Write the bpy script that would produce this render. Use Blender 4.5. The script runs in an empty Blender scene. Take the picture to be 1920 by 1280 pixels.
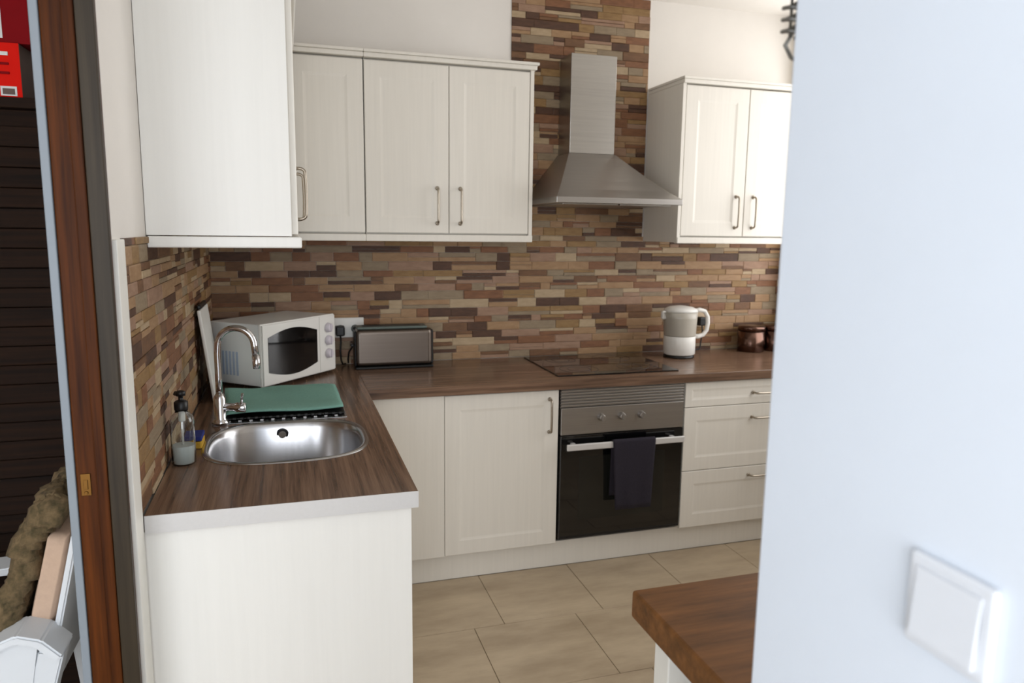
import bpy, bmesh, math, random
from mathutils import Vector, Matrix
C = bpy.context.scene.collection
PI = math.pi
RND = random.Random(7)

# ------------------------------------------------------------------ camera, world, lights, exposure
def basis(yaw, pitch, roll):
    cy, sy, cp, sp = math.cos(yaw), math.sin(yaw), math.cos(pitch), math.sin(pitch)
    f = Vector((sy*cp, cy*cp, sp)); r = Vector((cy, -sy, 0)); u = r.cross(f)
    cr, sr = math.cos(roll), math.sin(roll)
    return cr*r+sr*u, -sr*r+cr*u, f
cam_d = bpy.data.cameras.new('camera'); cam = bpy.data.objects.new('camera', cam_d); C.objects.link(cam)
r_, u_, f_ = basis(0.2992, -0.1516, 0.0125)
cam.matrix_world = Matrix(((r_.x, u_.x, -f_.x, 0.326), (r_.y, u_.y, -f_.y, -3.4638), (r_.z, u_.z, -f_.z, 1.4909), (0, 0, 0, 1)))
cam_d.sensor_width = 36; cam_d.lens = 1370.98/1920*36; cam_d.clip_start = 0.05
cam_d.dof.use_dof = True; cam_d.dof.focus_distance = 2.0; cam_d.dof.aperture_fstop = 3.5
bpy.context.scene.camera = cam

world = bpy.data.worlds.new('world'); bpy.context.scene.world = world; world.use_nodes = True
world.node_tree.nodes['Background'].inputs[0].default_value = (0.72, 0.84, 1, 1)
world.node_tree.nodes['Background'].inputs[1].default_value = 0.6

def area(name, loc, direction, sx, sy, power, col):
    d = bpy.data.lights.new(name, 'AREA'); d.shape = 'RECTANGLE'; d.size = sx; d.size_y = sy
    d.energy = power; d.color = col
    o = bpy.data.objects.new(name, d); C.objects.link(o); o.location = loc
    o.rotation_euler = Vector(direction).to_track_quat('-Z', 'Y').to_euler()
    return o
area('daylight_rear_window', (-0.75, -5.95, 1.35), (0, 1, 0), 3.0, 2.0, 84, (0.93, 0.96, 1.0))
area('daylight_kitchen_window', (3.05, -1.0, 1.70), (-1, 0, 0), 1.7, 1.6, 21.5, (1.0, 0.965, 0.93))
vs = bpy.context.scene.view_settings
vs.view_transform = 'Standard'; vs.look = 'None'; vs.gamma = 1; vs.use_curve_mapping = False
vs.exposure = 0.58

# ------------------------------------------------------------------ materials
def s2l(c):
    return tuple((x/255/12.92 if x/255 <= 0.04045 else ((x/255+0.055)/1.055)**2.4) for x in c)
def mat(name, col, rough=0.5, metal=0.0, noise=0.0, scale=(8, 8, 8), bump=0.0, spec=0.5, trans=0.0, col2=None, coat=0.0, detail=6, ior=1.45):
    m = bpy.data.materials.new(name); m.use_nodes = True
    nt = m.node_tree; b = nt.nodes['Principled BSDF']
    c = s2l(col)+(1,)
    b.inputs['Base Color'].default_value = c
    b.inputs['Roughness'].default_value = rough; b.inputs['Metallic'].default_value = metal
    b.inputs['Specular IOR Level'].default_value = spec
    b.inputs['Transmission Weight'].default_value = trans; b.inputs['Coat Weight'].default_value = coat
    b.inputs['IOR'].default_value = ior
    if noise or bump or col2:
        tc = nt.nodes.new('ShaderNodeNewGeometry'); mp = nt.nodes.new('ShaderNodeMapping')
        mp.inputs['Scale'].default_value = scale
        n = nt.nodes.new('ShaderNodeTexNoise'); n.inputs['Scale'].default_value = 1; n.inputs['Detail'].default_value = detail
        n.inputs['Roughness'].default_value = 0.65
        nt.links.new(tc.outputs['Position'], mp.inputs[0]); nt.links.new(mp.outputs[0], n.inputs[0])
        rp = nt.nodes.new('ShaderNodeValToRGB'); nt.links.new(n.outputs['Fac'], rp.inputs[0])
        rp.color_ramp.elements[0].position = 0.32; rp.color_ramp.elements[1].position = 0.68
        if col2:
            rp.color_ramp.elements[0].color = s2l(col2)+(1,); rp.color_ramp.elements[1].color = c
        else:
            k = 1-noise
            rp.color_ramp.elements[0].color = (c[0]*k, c[1]*k, c[2]*k, 1); rp.color_ramp.elements[1].color = c
        nt.links.new(rp.outputs[0], b.inputs['Base Color'])
        if bump:
            bp = nt.nodes.new('ShaderNodeBump'); bp.inputs['Strength'].default_value = bump; bp.inputs['Distance'].default_value = 0.004
            nt.links.new(n.outputs['Fac'], bp.inputs['Height']); nt.links.new(bp.outputs[0], b.inputs['Normal'])
    return m
M = {
 'plaster': mat('plaster', (232, 227, 220), 0.85, noise=0.03, scale=(6, 6, 6)),
 'plaster_cool': mat('plaster_cool', (232, 239, 248), 0.8, noise=0.02, scale=(5, 5, 5), bump=0.05),
 'ceiling': mat('ceiling_paint', (240, 236, 230), 0.9, noise=0.02),
 'trim_white': mat('trim_white', (240, 238, 230), 0.5, noise=0.05, scale=(30, 30, 8)),
 'cab': mat('cream_foil', (226, 221, 211), 0.42, noise=0.05, scale=(70, 70, 2.5)),
 'cab_panel': mat('white_panel', (240, 238, 232), 0.4, noise=0.03, scale=(60, 60, 2)),
 'shadow_gap': mat('gap_dark', (90, 84, 76), 0.8, noise=0.1),
 'steel': mat('brushed_steel', (176, 172, 166), 0.33, 1.0, noise=0.12, scale=(3, 3, 160)),
 'steel_dim_reflection': mat('toaster_steel', (120, 110, 102), 0.36, 1.0, noise=0.1, scale=(3, 3, 160)),  # darker base colour stands in for the dim room the toaster reflects
 'steel_h': mat('satin_steel', (172, 168, 164), 0.36, 1.0, noise=0.1, scale=(3, 160, 160)),
 'steel_sink': mat('sink_steel', (196, 196, 198), 0.24, 1.0, noise=0.08, scale=(90, 4, 4)),
 'chrome': mat('chrome', (225, 225, 228), 0.08, 1.0, noise=0.02),
 'handle': mat('satin_nickel', (168, 158, 144), 0.3, 1.0, noise=0.05),
 'alu': mat('aluminium_strip', (214, 212, 210), 0.42, 0.35, noise=0.04, scale=(120, 4, 120)),
 'black_glass': mat('black_glass', (10, 10, 11), 0.05, coat=0.5, noise=0.05),
 'oven_window': mat('oven_window', (30, 30, 27), 0.08, noise=0.2, scale=(5, 5, 5)),
 'hob_mark': mat('hob_mark', (62, 62, 64), 0.2, noise=0.05),
 'black_plastic': mat('black_plastic', (16, 16, 17), 0.4, noise=0.1),
 'grey_plastic': mat('grey_plastic', (96, 106, 100), 0.45, noise=0.1),
 'white_plastic': mat('white_plastic', (226, 224, 218), 0.35, noise=0.02),
 'switch': mat('switch_white', (232, 235, 240), 0.4, noise=0.02),
 'white_enamel': mat('white_enamel', (222, 224, 222), 0.3, noise=0.02),
 'kettle_clear': mat('kettle_body', (176, 170, 158), 0.3, noise=0.05),
 'towel_dark': mat('towel_dark', (38, 33, 44), 0.95, noise=0.3, scale=(140, 140, 140), bump=0.4),
 'cloth_green': mat('cloth_green', (126, 172, 158), 0.95, noise=0.15, scale=(160, 160, 160), bump=0.5),
 'glass': mat('clear_glass', (245, 248, 246), 0.02, trans=1.0),
 'soap': mat('soap_liquid', (226, 232, 230), 0.3, noise=0.03),
 'sponge_yellow': mat('sponge_yellow', (214, 170, 60), 0.95, noise=0.3, scale=(200, 200, 200), bump=0.8),
 'scourer_blue': mat('scourer_blue', (38, 52, 130), 0.9, noise=0.3, scale=(200, 200, 200), bump=0.6),
 'copper': mat('bronze_steel', (104, 80, 70), 0.22, 1.0, noise=0.06, scale=(3, 3, 100)),
 'jamb_wood': mat('jamb_wood', (96, 50, 16), 0.5, scale=(45, 45, 1.6), col2=(42, 19, 7), bump=0.1, spec=0.12),
 'shaded_wood': mat('shaded_wood', (60, 50, 36), 0.5, scale=(50, 50, 1.5), col2=(34, 27, 18), spec=0.3),  # shade and glossy reflection on the frame's side, painted into the wood colour
 'wardrobe_wood': mat('wardrobe_wood', (40, 24, 14), 0.75, scale=(2, 40, 60), col2=(18, 11, 8), spec=0.15),
 'table_wood': mat('table_wood', (132, 88, 48), 0.6, scale=(3, 26, 26), col2=(88, 58, 30), bump=0.12, spec=0.2),
 'floor_tile': mat('floor_tile', (186, 168, 142), 0.38, scale=(2.2, 7, 3), col2=(156, 138, 114), bump=0.05),
 'grout': mat('floor_grout', (150, 136, 116), 0.9, noise=0.1),
 'top_y': mat('worktop_grain_along_y', (132, 104, 84), 0.24, scale=(75, 2.2, 60), col2=(76, 56, 44), detail=4),
 'top_x': mat('worktop_grain_along_x', (132, 104, 84), 0.24, scale=(2.2, 75, 60), col2=(76, 56, 44), detail=4),
 'brass': mat('brass', (120, 86, 44), 0.35, 1.0, noise=0.1),
 'box_red': mat('box_red', (206, 26, 16), 0.8, spec=0.1, noise=0.06),
 'box_dark_red': mat('box_dark_red', (120, 14, 20), 0.8, spec=0.1, noise=0.08),
 'box_grey': mat('box_side', (92, 74, 66), 0.7, noise=0.15),
 'paper': mat('paper', (206, 206, 204), 0.7, noise=0.04),
 'ink': mat('ink', (50, 44, 42), 0.7, noise=0.1),
 'chair_white': mat('chair_white', (214, 218, 222), 0.4, noise=0.02),
 'cushion': mat('cushion_pink', (196, 168, 146), 0.95, noise=0.1, scale=(60, 60, 60), bump=0.3),
 'throw': mat('throw_wool', (118, 98, 70), 1.0, scale=(50, 50, 50), col2=(64, 56, 34), bump=0.8),
 'ornament': mat('ornament_metal', (150, 148, 142), 0.35, 0.8, noise=0.3, scale=(60, 60, 60)),
 'backing': mat('tile_backing', (70, 52, 38), 0.9, noise=0.2),
}
STONE = [((168, 140, 110), (148, 118, 88)), ((152, 138, 118), (132, 117, 98)), ((138, 98, 70), (114, 78, 54)),
         ((92, 64, 48), (70, 48, 34)), ((154, 126, 86), (130, 102, 66)), ((164, 136, 118), (142, 114, 96)),
         ((184, 166, 142), (164, 146, 120)), ((124, 92, 66), (100, 72, 50))]
SW = [0.22, 0.15, 0.13, 0.10, 0.12, 0.12, 0.08, 0.08]
SM = [mat('stone_%s' % n, (a[0]*0.97, a[1]*0.94, a[2]*0.89), 0.6, scale=(22, 22, 70), col2=(b[0]*0.97, b[1]*0.94, b[2]*0.89), bump=0.5) for n, (a, b) in zip(
     ('tan', 'grey', 'rust', 'umber', 'ochre', 'rose', 'cream', 'brown'), STONE)]

# ------------------------------------------------------------------ mesh helpers
def box(bm, x0, y0, z0, x1, y1, z1, bev=0.0, seg=2, mi=0):
    x0, x1 = sorted((x0, x1)); y0, y1 = sorted((y0, y1)); z0, z1 = sorted((z0, z1))
    t = bmesh.new()
    v = [t.verts.new((x, y, z)) for x in (x0, x1) for y in (y0, y1) for z in (z0, z1)]
    for q in ((0, 1, 3, 2), (4, 6, 7, 5), (0, 4, 5, 1), (2, 3, 7, 6), (0, 2, 6, 4), (1, 5, 7, 3)):
        t.faces.new([v[i] for i in q])
    if bev:
        b = min(bev, 0.45*min(x1-x0, y1-y0, z1-z0))
        bmesh.ops.bevel(t, geom=t.edges[:], offset=b, segments=seg, affect='EDGES', profile=0.5)
    merge(bm, t, mi)
def merge(bm, t, mi=0, mtx=None):
    if mtx: bmesh.ops.transform(t, matrix=mtx, verts=t.verts[:])
    mp = {v: bm.verts.new(v.co) for v in t.verts}
    for f in t.faces:
        try:
            g = bm.faces.new([mp[v] for v in f.verts]); g.material_index = mi; g.smooth = f.smooth
        except ValueError: pass
    t.free()
def lathe(bm, cx, cy, prof, n=32, mi=0, cap=True):
    rings = []
    for r, z in prof:
        rings.append([bm.verts.new((cx+r*math.cos(2*PI*i/n), cy+r*math.sin(2*PI*i/n), z)) for i in range(n)])
    for a, b in zip(rings, rings[1:]):
        for i in range(n):
            f = bm.faces.new((a[i], a[(i+1) % n], b[(i+1) % n], b[i])); f.smooth = True; f.material_index = mi
    if cap:
        f = bm.faces.new(rings[0][::-1]); f.material_index = mi
        f = bm.faces.new(rings[-1]); f.material_index = mi
def tube(bm, pts, r, n=12, mi=0, closed=False):
    pts = [Vector(p) for p in pts]; rings = []
    rr = r if isinstance(r, (list, tuple)) else [r]*len(pts)
    up = Vector((0.13, 0.21, 0.97)).normalized(); pn = None
    for i, p in enumerate(pts):
        t = (pts[min(i+1, len(pts)-1)]-pts[max(i-1, 0)]).normalized()
        if pn is None:
            a = up if abs(t.dot(up)) < 0.9 else Vector((1, 0, 0))
            pn = (a-t*a.dot(t)).normalized()
        else: pn = (pn-t*pn.dot(t)).normalized()
        b = t.cross(pn)
        rings.append([bm.verts.new(p+rr[i]*(pn*math.cos(2*PI*k/n)+b*math.sin(2*PI*k/n))) for k in range(n)])
    for a, b in zip(rings, rings[1:]):
        for k in range(n):
            f = bm.faces.new((a[k], a[(k+1) % n], b[(k+1) % n], b[k])); f.smooth = True; f.material_index = mi
    bm.faces.new(rings[0][::-1]).material_index = mi; bm.faces.new(rings[-1]).material_index = mi
def arc(cx, cz, r, a0, a1, n):
    return [(cx+r*math.cos(a0+(a1-a0)*i/n), cz+r*math.sin(a0+(a1-a0)*i/n)) for i in range(n+1)]
def prism(bm, poly, z0, z1, mi=0, smooth=False):
    a = [bm.verts.new((x, y, z0)) for x, y in poly]; b = [bm.verts.new((x, y, z1)) for x, y in poly]
    n = len(poly)
    for i in range(n):
        f = bm.faces.new((a[i], a[(i+1) % n], b[(i+1) % n], b[i])); f.material_index = mi; f.smooth = smooth
    bm.faces.new(a[::-1]).material_index = mi; bm.faces.new(b).material_index = mi
def sheet(bm, fn, nu, nv, th=0.0):
    g = [[bm.verts.new(fn(i/nu, j/nv)) for j in range(nv+1)] for i in range(nu+1)]
    for i in range(nu):
        for j in range(nv):
            f = bm.faces.new((g[i][j], g[i+1][j], g[i+1][j+1], g[i][j+1])); f.smooth = True
def new():
    return bmesh.new()
def obj(name, bm, mats, parent=None, loc=None, smooth=False, fix=True):
    if fix: bmesh.ops.recalc_face_normals(bm, faces=bm.faces[:])
    me = bpy.data.meshes.new(name); bm.to_mesh(me); bm.free()
    for m in (mats if isinstance(mats, (list, tuple)) else [mats]): me.materials.append(m)
    o = bpy.data.objects.new(name, me); C.objects.link(o)
    if smooth:
        for p in me.polygons: p.use_smooth = True
    if parent:
        o.parent = parent
        # parts are modelled in world coordinates: keep them in place
        o.matrix_parent_inverse = PW[parent.name].inverted()
    PW[o.name] = Matrix.Identity(4)
    if loc: o.location = loc
    return o
PW = {}
def B(*a, **k):
    bm = new(); box(bm, *a, **k); return bm
def thing(name, label, cat, loc, group=None):
    o = bpy.data.objects.new(name, None); C.objects.link(o); o.location = loc; o.empty_display_size = 0.05
    PW[o.name] = Matrix.Translation(Vector(loc))
    o['label'] = label; o['category'] = cat
    if group: o['group'] = group
    return o
def tag(o, label, cat, group=None):
    o['label'] = label; o['category'] = cat
    if group: o['group'] = group
    return o
def struct(name, bm, m, parent=None):
    o = obj(name, bm, m, parent); o['kind'] = 'structure'; return o

# ------------------------------------------------------------------ measured layout (metres)
ZT = 0.859; TH = 0.040          # worktop top, thickness
WL = 0.6145; LL = -1.7685       # left run front, left run end
CEIL = 2.62; XR = 2.943
YF = -0.59                      # base door fronts
ZP = 0.118                      # plinth height
ZU0, ZU1 = 1.437, 2.196         # wall cabinets
YU = -0.358
XH = 0.884                      # hall wall face

# ------------------------------------------------------------------ setting
floor = struct('floor', B(-2.6, -6.0, -0.06, XR+0.1, 0.1, -0.006), M['grout'])
tile_me = {}
def tile_mesh(sx, sy):
    k = (round(sx, 3), round(sy, 3))
    if k not in tile_me:
        bm = new(); box(bm, -sx/2, -sy/2, -0.006, sx/2, sy/2, 0, bev=0.0012, seg=1)
        me = bpy.data.meshes.new('floor_tile'); bm.to_mesh(me); bm.free(); me.materials.append(M['floor_tile']); tile_me[k] = me
    return tile_me[k]
S = 0.41
for r in range(7):
    y1 = -0.5615-r*S
    off = 0.96 if r % 2 == 1 else 1.08
    k = math.floor((0.0-off)/S)
    x = off+k*S
    while x < XR:
        a, b = max(x, 0.0), min(x+S, XR)
        if b-a > 0.03:
            o = bpy.data.objects.new('floor_tile', tile_mesh(b-a-0.002, S-0.002)); C.objects.link(o)
            o.location = ((a+b)/2, y1-S/2, RND.uniform(-0.0004, 0.0004)); o.parent = floor
        x += S

wall_back = struct('wall_back', B(-0.1, 0.0, 0, XR+0.1, 0.12, CEIL), M['plaster'])
wall_left = struct('wall_left', B(-0.095, -1.8500, 0, 0, 0.0, CEIL), M['plaster'])
ceil = struct('ceiling', B(-2.6, -6.0, CEIL, XR+0.1, 0.12, CEIL+0.08), M['ceiling'])
# right wall with the window opening that lights the kitchen
bm = new()
WY0, WY1, WZ0, WZ1 = -1.90, -0.12, 0.92, 2.56
box(bm, XR, WY1, 0, XR+0.12, 0, CEIL); box(bm, XR, -2.84, 0, XR+0.12, WY0, CEIL)
box(bm, XR, WY0, 0, XR+0.12, WY1, WZ0); box(bm, XR, WY0, WZ1, XR+0.12, WY1, CEIL)
struct('wall_right', bm, M['plaster'])
bm = new()
for a in ((WY0, WY0+0.05, WZ0, WZ1), (WY1-0.05, WY1, WZ0, WZ1), (WY0+0.05, WY1-0.05, WZ0, WZ0+0.05), (WY0+0.05, WY1-0.05, WZ1-0.05, WZ1), ((WY0+WY1)/2-0.03, (WY0+WY1)/2+0.03, WZ0+0.05, WZ1-0.05)):
    box(bm, XR+0.03, a[0], a[2], XR+0.08, a[1], a[3], bev=0.004)
struct('window_1', bm, M['trim_white'])
# partition behind the table and the hall wall with the switch
struct('wall_front', B(XH+0.116, -2.84, 0, XR+0.12, -2.72, CEIL), M['plaster'])
wall_hall = struct('wall_hall_right', B(XH, -5.9, 0, XH+0.116, -2.723, CEIL, bev=0.004), M['plaster_cool'])
# hall side
struct('wall_hall_left', B(-0.1, -3.4, 0, 0, -2.74, CEIL), M['plaster_cool'])
struct('wall_lintel', B(-0.1, -2.74, 2.12, 0, -1.825, CEIL), M['plaster'])
bm = new()
box(bm, -2.6, -6.0, 0, -2.3, -5.9, CEIL); box(bm, 0.8, -6.0, 0, XH+0.12, -5.9, CEIL)
box(bm, -2.3, -6.0, 0, 0.8, -5.9, 0.3); box(bm, -2.3, -6.0, 2.4, 0.8, -5.9, CEIL)
struct('wall_rear', bm, M['plaster'])
struct('wall_far_left', B(-2.7, -6.0, 0, -2.6, -0.4, CEIL), M['plaster'])
struct('wall_side_room', B(-2.6, -0.5, 0, -0.1, -0.4, CEIL), M['plaster'])

# white corner strip where the tiled wall stops
struct('trim_1', B(-0.003, -1.852, 0, 0.009, -1.778, 1.462, bev=0.002), M['trim_white'], None)
# wooden door frame of the side room
d1 = struct('door_1', B(-0.088, -1.877, 0, 0.0, -1.851, 2.12, bev=0.003), M['jamb_wood'])
bm = new(); box(bm, -0.052, -1.884, 0, -0.030, -1.8775, 2.1, bev=0.003)
obj('door_stop', bm, M['jamb_wood'], d1)
obj('rebate', B(-0.028, -1.889, 0, 0.004, -1.8775, 2.10, bev=0.002), M['shaded_wood'], d1)
obj('head_jamb', B(-0.088, -2.74, 2.08, 0.0, -1.826, 2.12, bev=0.003), M['jamb_wood'], d1)
obj('far_jamb', B(-0.088, -2.74, 0, 0.0, -2.70, 2.12, bev=0.003), M['jamb_wood'], d1)
bm = new()
box(bm, -0.080, -1.880, 0.955, -0.062, -1.8775, 1.000, bev=0.0008)
box(bm, -0.075, -1.882, 0.968, -0.067, -1.8795, 0.988, bev=0.0008)
lathe(bm, 0, 0, [(0.004, 0), (0.003, 0.002)], 10)
for v in bm.verts[-20:]:
    v.co = Vector((-0.071+v.co.x, -1.880-v.co.z, 0.961+v.co.y))
sp = obj('strike_plate', bm, M['brass'], d1); sp['label'] = 'small brass strike plate'
struct('trim_2', B(-0.104, -1.88, 0, -0.0885, -1.851, 2.14, bev=0.002), mat('trim_bluish', (134, 142, 150), 0.5, noise=0.05), None)

# ------------------------------------------------------------------ stone strip cladding
def unit_piece(m):
    bm = new()
    a = [bm.verts.new(p) for p in ((-.5, 0, -.5), (.5, 0, -.5), (.5, 0, .5), (-.5, 0, .5))]
    b = [bm.verts.new(p) for p in ((-.5, -.75, -.5), (.5, -.75, -.5), (.5, -.75, .5), (-.5, -.75, .5))]
    c = [bm.verts.new(p) for p in ((-.48, -1, -.4), (.48, -1, -.42), (.47, -1, .42), (-.48, -1, .4))]
    for p, q in ((a, b), (b, c)):
        for i in range(4): bm.faces.new((p[i], p[(i+1) % 4], q[(i+1) % 4], q[i]))
    bm.faces.new(c)
    bmesh.ops.recalc_face_normals(bm, faces=bm.faces[:])
    me = bpy.data.meshes.new('stone_strip'); bm.to_mesh(me); bm.free(); me.materials.append(m); return me
UP = [unit_piece(m) for m in SM]
def strips(u0, u1, z0, z1, seed, clip):
    """Rows of split-face strips; returns (u, z, w, h, depth, material)."""
    R = random.Random(seed); out = []; z = z0
    while z < z1-0.004:
        h = min(R.choice((0.030, 0.034, 0.038, 0.042)), z1-z)
        if z1-(z+h) < 0.012: h = z1-z
        u = u0-R.uniform(0, 0.1)
        while u < u1:
            w = R.choice((0.06, 0.09, 0.11, 0.13, 0.16, 0.2))*R.uniform(0.85, 1.15)
            parts = [(z, h)]
            if R.random() < 0.34 and h > 0.028:
                k = R.choice((0.4, 0.5, 0.6)); parts = [(z, h*k), (z+h*k, h*(1-k))]
            for (pz, ph) in parts:
                a, b = max(u, u0), min(u+w, u1)
                if b-a > 0.008:
                    mi = R.choices(range(8), SW)[0]
                    if ph < 0.02 and R.random() < 0.35: mi = R.choice((3, 3, 7, 6))
                    if clip(a, b, pz): out.append(((a+b)/2, pz+ph/2, b-a-0.001, ph-0.001, R.uniform(0.004, 0.008), mi))
            u += w
        z += h
    return out
def lay(parent, pieces, place, size):
    pieces.sort(key=lambda p: -p[2]*p[3]*size(p))
    for p in pieces[:300]:
        o = bpy.data.objects.new('stone_strip', UP[p[5]]); C.objects.link(o); o.parent = parent
        o.matrix_basis = place(p)
    bm = new(); rest = pieces[300:]
    for p in rest:
        t = new(); t.from_mesh(UP[p[5]]); merge(bm, t, p[5], place(p))
    if rest:
        o = obj('stone_strips', bm, SM, parent); o['kind'] = 'stuff'
def place_back(p):
    return Matrix.Translation((p[0], 0, p[1])) @ Matrix.Diagonal((p[2], p[4], p[3], 1))
def place_left(p):
    return Matrix.Translation((0, p[0], p[1])) @ Matrix.Rotation(PI/2, 4, 'Z') @ Matrix.Diagonal((p[2], p[4], p[3], 1))
pcs = strips(0.002, XR-0.001, ZT+0.0, 1.464, 3, lambda a, b, z: True)
pcs += strips(1.372, 2.09, 1.464, CEIL-0.002, 11, lambda a, b, z: True)
def back_seen(p):
    x, z = p[0], p[1]
    if z > 1.47: return 0.15 if 1.55 < x < 1.9 and z < 2.25 else 1.0
    return 0.05 if (x < 0.5 and z < 1.1) or (0.65 < x < 0.98 and z < 1.03) else 1.0
lay(wall_back, pcs, place_back, back_seen)
pcs = strips(-1.776, -0.001, ZT, 1.464, 5, lambda a, b, z: True)
lay(wall_left, pcs, place_left, lambda p: 1/(p[0]+3.46)**3)

# ------------------------------------------------------------------ cabinets
def door_mesh(x0, x1, z0, z1, y, th=0.019, stile=0.062, rec=0.0024):
    """Shaker front facing -Y: slab, bevelled step, recessed centre."""
    bm = new(); g = 0.0015
    x0 += g; x1 -= g; z0 += g; z1 -= g
    def ring(i, yy): return [bm.verts.new(p) for p in ((x0+i, yy, z0+i), (x1-i, yy, z0+i), (x1-i, yy, z1-i), (x0+i, yy, z1-i))]
    st = min(stile, (z1-z0)*0.28)
    rs = [ring(0, y+th), ring(0, y+0.002), ring(0.002, y), ring(st, y), ring(st+0.006, y+0.0014), ring(st+0.012, y+rec)]
    for a, b in zip(rs, rs[1:]):
        for i in range(4): bm.faces.new((a[i], a[(i+1) % 4], b[(i+1) % 4], b[i]))
    bm.faces.new(rs[-1]); bm.faces.new(rs[0][::-1])
    return bm
def handle_bm(p0, p1, out):
    """Bow handle from p0 to p1 standing off along out."""
    bm = new(); p0, p1, out = Vector(p0), Vector(p1), Vector(out)
    d = (p1-p0).normalized(); L = (p1-p0).length
    pts = [p0-out*0.002]
    for k in range(6):
        a = PI/2*k/5
        pts.append(p0+d*0.012*(1-math.cos(a))+out*(0.012+0.016*math.sin(a)))
    for k in range(1, 6): pts.append(p0+d*(0.012+(L-0.024)*k/6)+out*(0.028+0.002*math.sin(PI*k/6)))
    for k in range(6):
        a = PI/2*(1-k/5)
        pts.append(p1-d*0.012*(1-math.cos(a))+out*(0.012+0.016*math.sin(a)))
    pts.append(p1-out*0.002)
    tube(bm, pts, 0.0048, 10)
    for p in (p0, p1):
        t = new(); lathe(t, 0, 0, [(0.009, 0), (0.009, 0.003), (0.006, 0.006)], 14)
        q = out.to_track_quat('Z', 'Y').to_matrix().to_4x4()
        merge(bm, t, 0, Matrix.Translation(p-out*0.0005) @ q)
    return bm
def turn(bm, ang, piv):
    bmesh.ops.rotate(bm, cent=piv, matrix=Matrix.Rotation(ang, 3, 'Z'), verts=bm.verts[:]); return bm

# wall cabinets, back wall (double seams at 0.644 and 0.996)
def wall_unit(x0, x1, doors, label, end_left=False, end_right=False):
    t = thing('wall_cabinet', label, 'cabinet', (x0, 0, ZU0), 'wall cabinets on the back wall')
    obj('body', B(x0+0.001, -0.002 if x0 > 0.5 and False else -0.015, ZU0+0.03, x1-0.001, YU+0.021, ZU1-0.031), M['cab'], t)
    for (a, b, hx) in doors:
        d = obj('door', door_mesh(a, b, ZU0+0.034, ZU1-0.036, YU), M['cab'], t)
        if hx is not None:
            obj('handle', handle_bm((hx, YU, 1.514), (hx, YU, 1.660), (0, -1, 0)), M['handle'], d)
    return t
def cornice(bm, x0, x1, yb, yf, z0, z1, ex0, ex1):
    """Stepped top or bottom board: overhangs towards the room and past free ends."""
    box(bm, x0-ex0, yb, z0, x1+ex1, yf, z1, bev=0.003)
t1 = wall_unit(0.345, 0.644, [(0.345, 0.644, None)], 'white wall cabinet half hidden behind the large left-hand cabinet end panel')
t2 = wall_unit(0.646, 1.368, [(0.646, 0.996, 0.945), (0.996, 1.352, 1.045)], 'white two-door wall cabinet left of the extractor hood, closed doors')
obj('side_panel', B(1.353, -0.015, ZU0+0.004, 1.3695, YU-0.001, ZU1-0.03, bev=0.0015), M['cab'], t2)
for t, xa, xb, e in ((t1, 0.345, 0.6448, 0), (t2, 0.6452, 1.368, 1)):
    bm = new(); cornice(bm, xa, xb, -0.015, YU-0.016, ZU1-0.030, ZU1-0.012, 0, 0.010*e); cornice(bm, xa, xb, -0.015, YU-0.024, ZU1-0.012, ZU1, 0, 0.018*e)
    obj('cornice', bm, M['cab'], t)
    bm = new(); cornice(bm, xa, xb, YU+0.03, YU-0.004, ZU0, ZU0+0.029, 0, 0.003*e)
    obj('pelmet', bm, M['cab'], t)
# right of the hood
t3 = wall_unit(2.094, 2.835, [(2.108, 2.448, 2.402), (2.448, 2.820, 2.497)], 'white two-door wall cabinet right of the extractor hood, grey shaded side')
obj('side_panel', B(2.090, -0.015, ZU0+0.004, 2.107, YU-0.001, ZU1-0.03, bev=0.0015), M['cab'], t3)
c = t3
bm = new(); cornice(bm, 2.092, 2.86, -0.015, YU-0.012, ZU1-0.030, ZU1-0.012, 0.003, 0); cornice(bm, 2.092, 2.86, -0.015, YU-0.016, ZU1-0.012, ZU1, 0.006, 0)
obj('cornice', bm, M['cab'], c)
bm = new(); cornice(bm, 2.092, 2.86, YU+0.03, YU-0.004, ZU0, ZU0+0.029, 0.0, 0)
obj('pelmet', bm, M['cab'], c)
# left wall cabinet, seen from its end
t = thing('wall_cabinet', 'tall bright white cabinet end panel above the sink, on the left wall', 'cabinet', (0.17, -1.48, ZU0))
obj('body', B(0.015, -1.464, ZU0+0.03, 0.338, -0.40, ZU1-0.031), M['cab_panel'], t)
obj('end_panel', B(0.001, -1.482, ZU0+0.030, 0.342, -1.465, ZU1-0.03, bev=0.0015), M['cab_panel'], t)
for (a, b, hy) in ((-1.460, -1.010, -1.19), (-1.010, -0.560, -0.95)):
    bm = door_mesh(a, b, ZU0+0.034, ZU1-0.036, -0.358); turn(bm, PI/2, (0, 0, 0))
    d = obj('door', bm, M['cab'], t)
    obj('handle', handle_bm((0.358, hy, 1.514), (0.358, hy, 1.660), (1, 0, 0)), M['handle'], d)
bm = new(); box(bm, 0.014, -1.496, ZU1-0.03, 0.378, -0.40, ZU1, bev=0.005)
obj('cornice', bm, M['cab_panel'], t)
bm = new(); box(bm, 0.002, -1.488, ZU0, 0.366, -1.440, ZU0+0.028, bev=0.004); box(bm, 0.330, -1.44, ZU0, 0.366, -0.40, ZU0+0.028, bev=0.004)
obj('pelmet', bm, M['cab_panel'], t)

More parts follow.
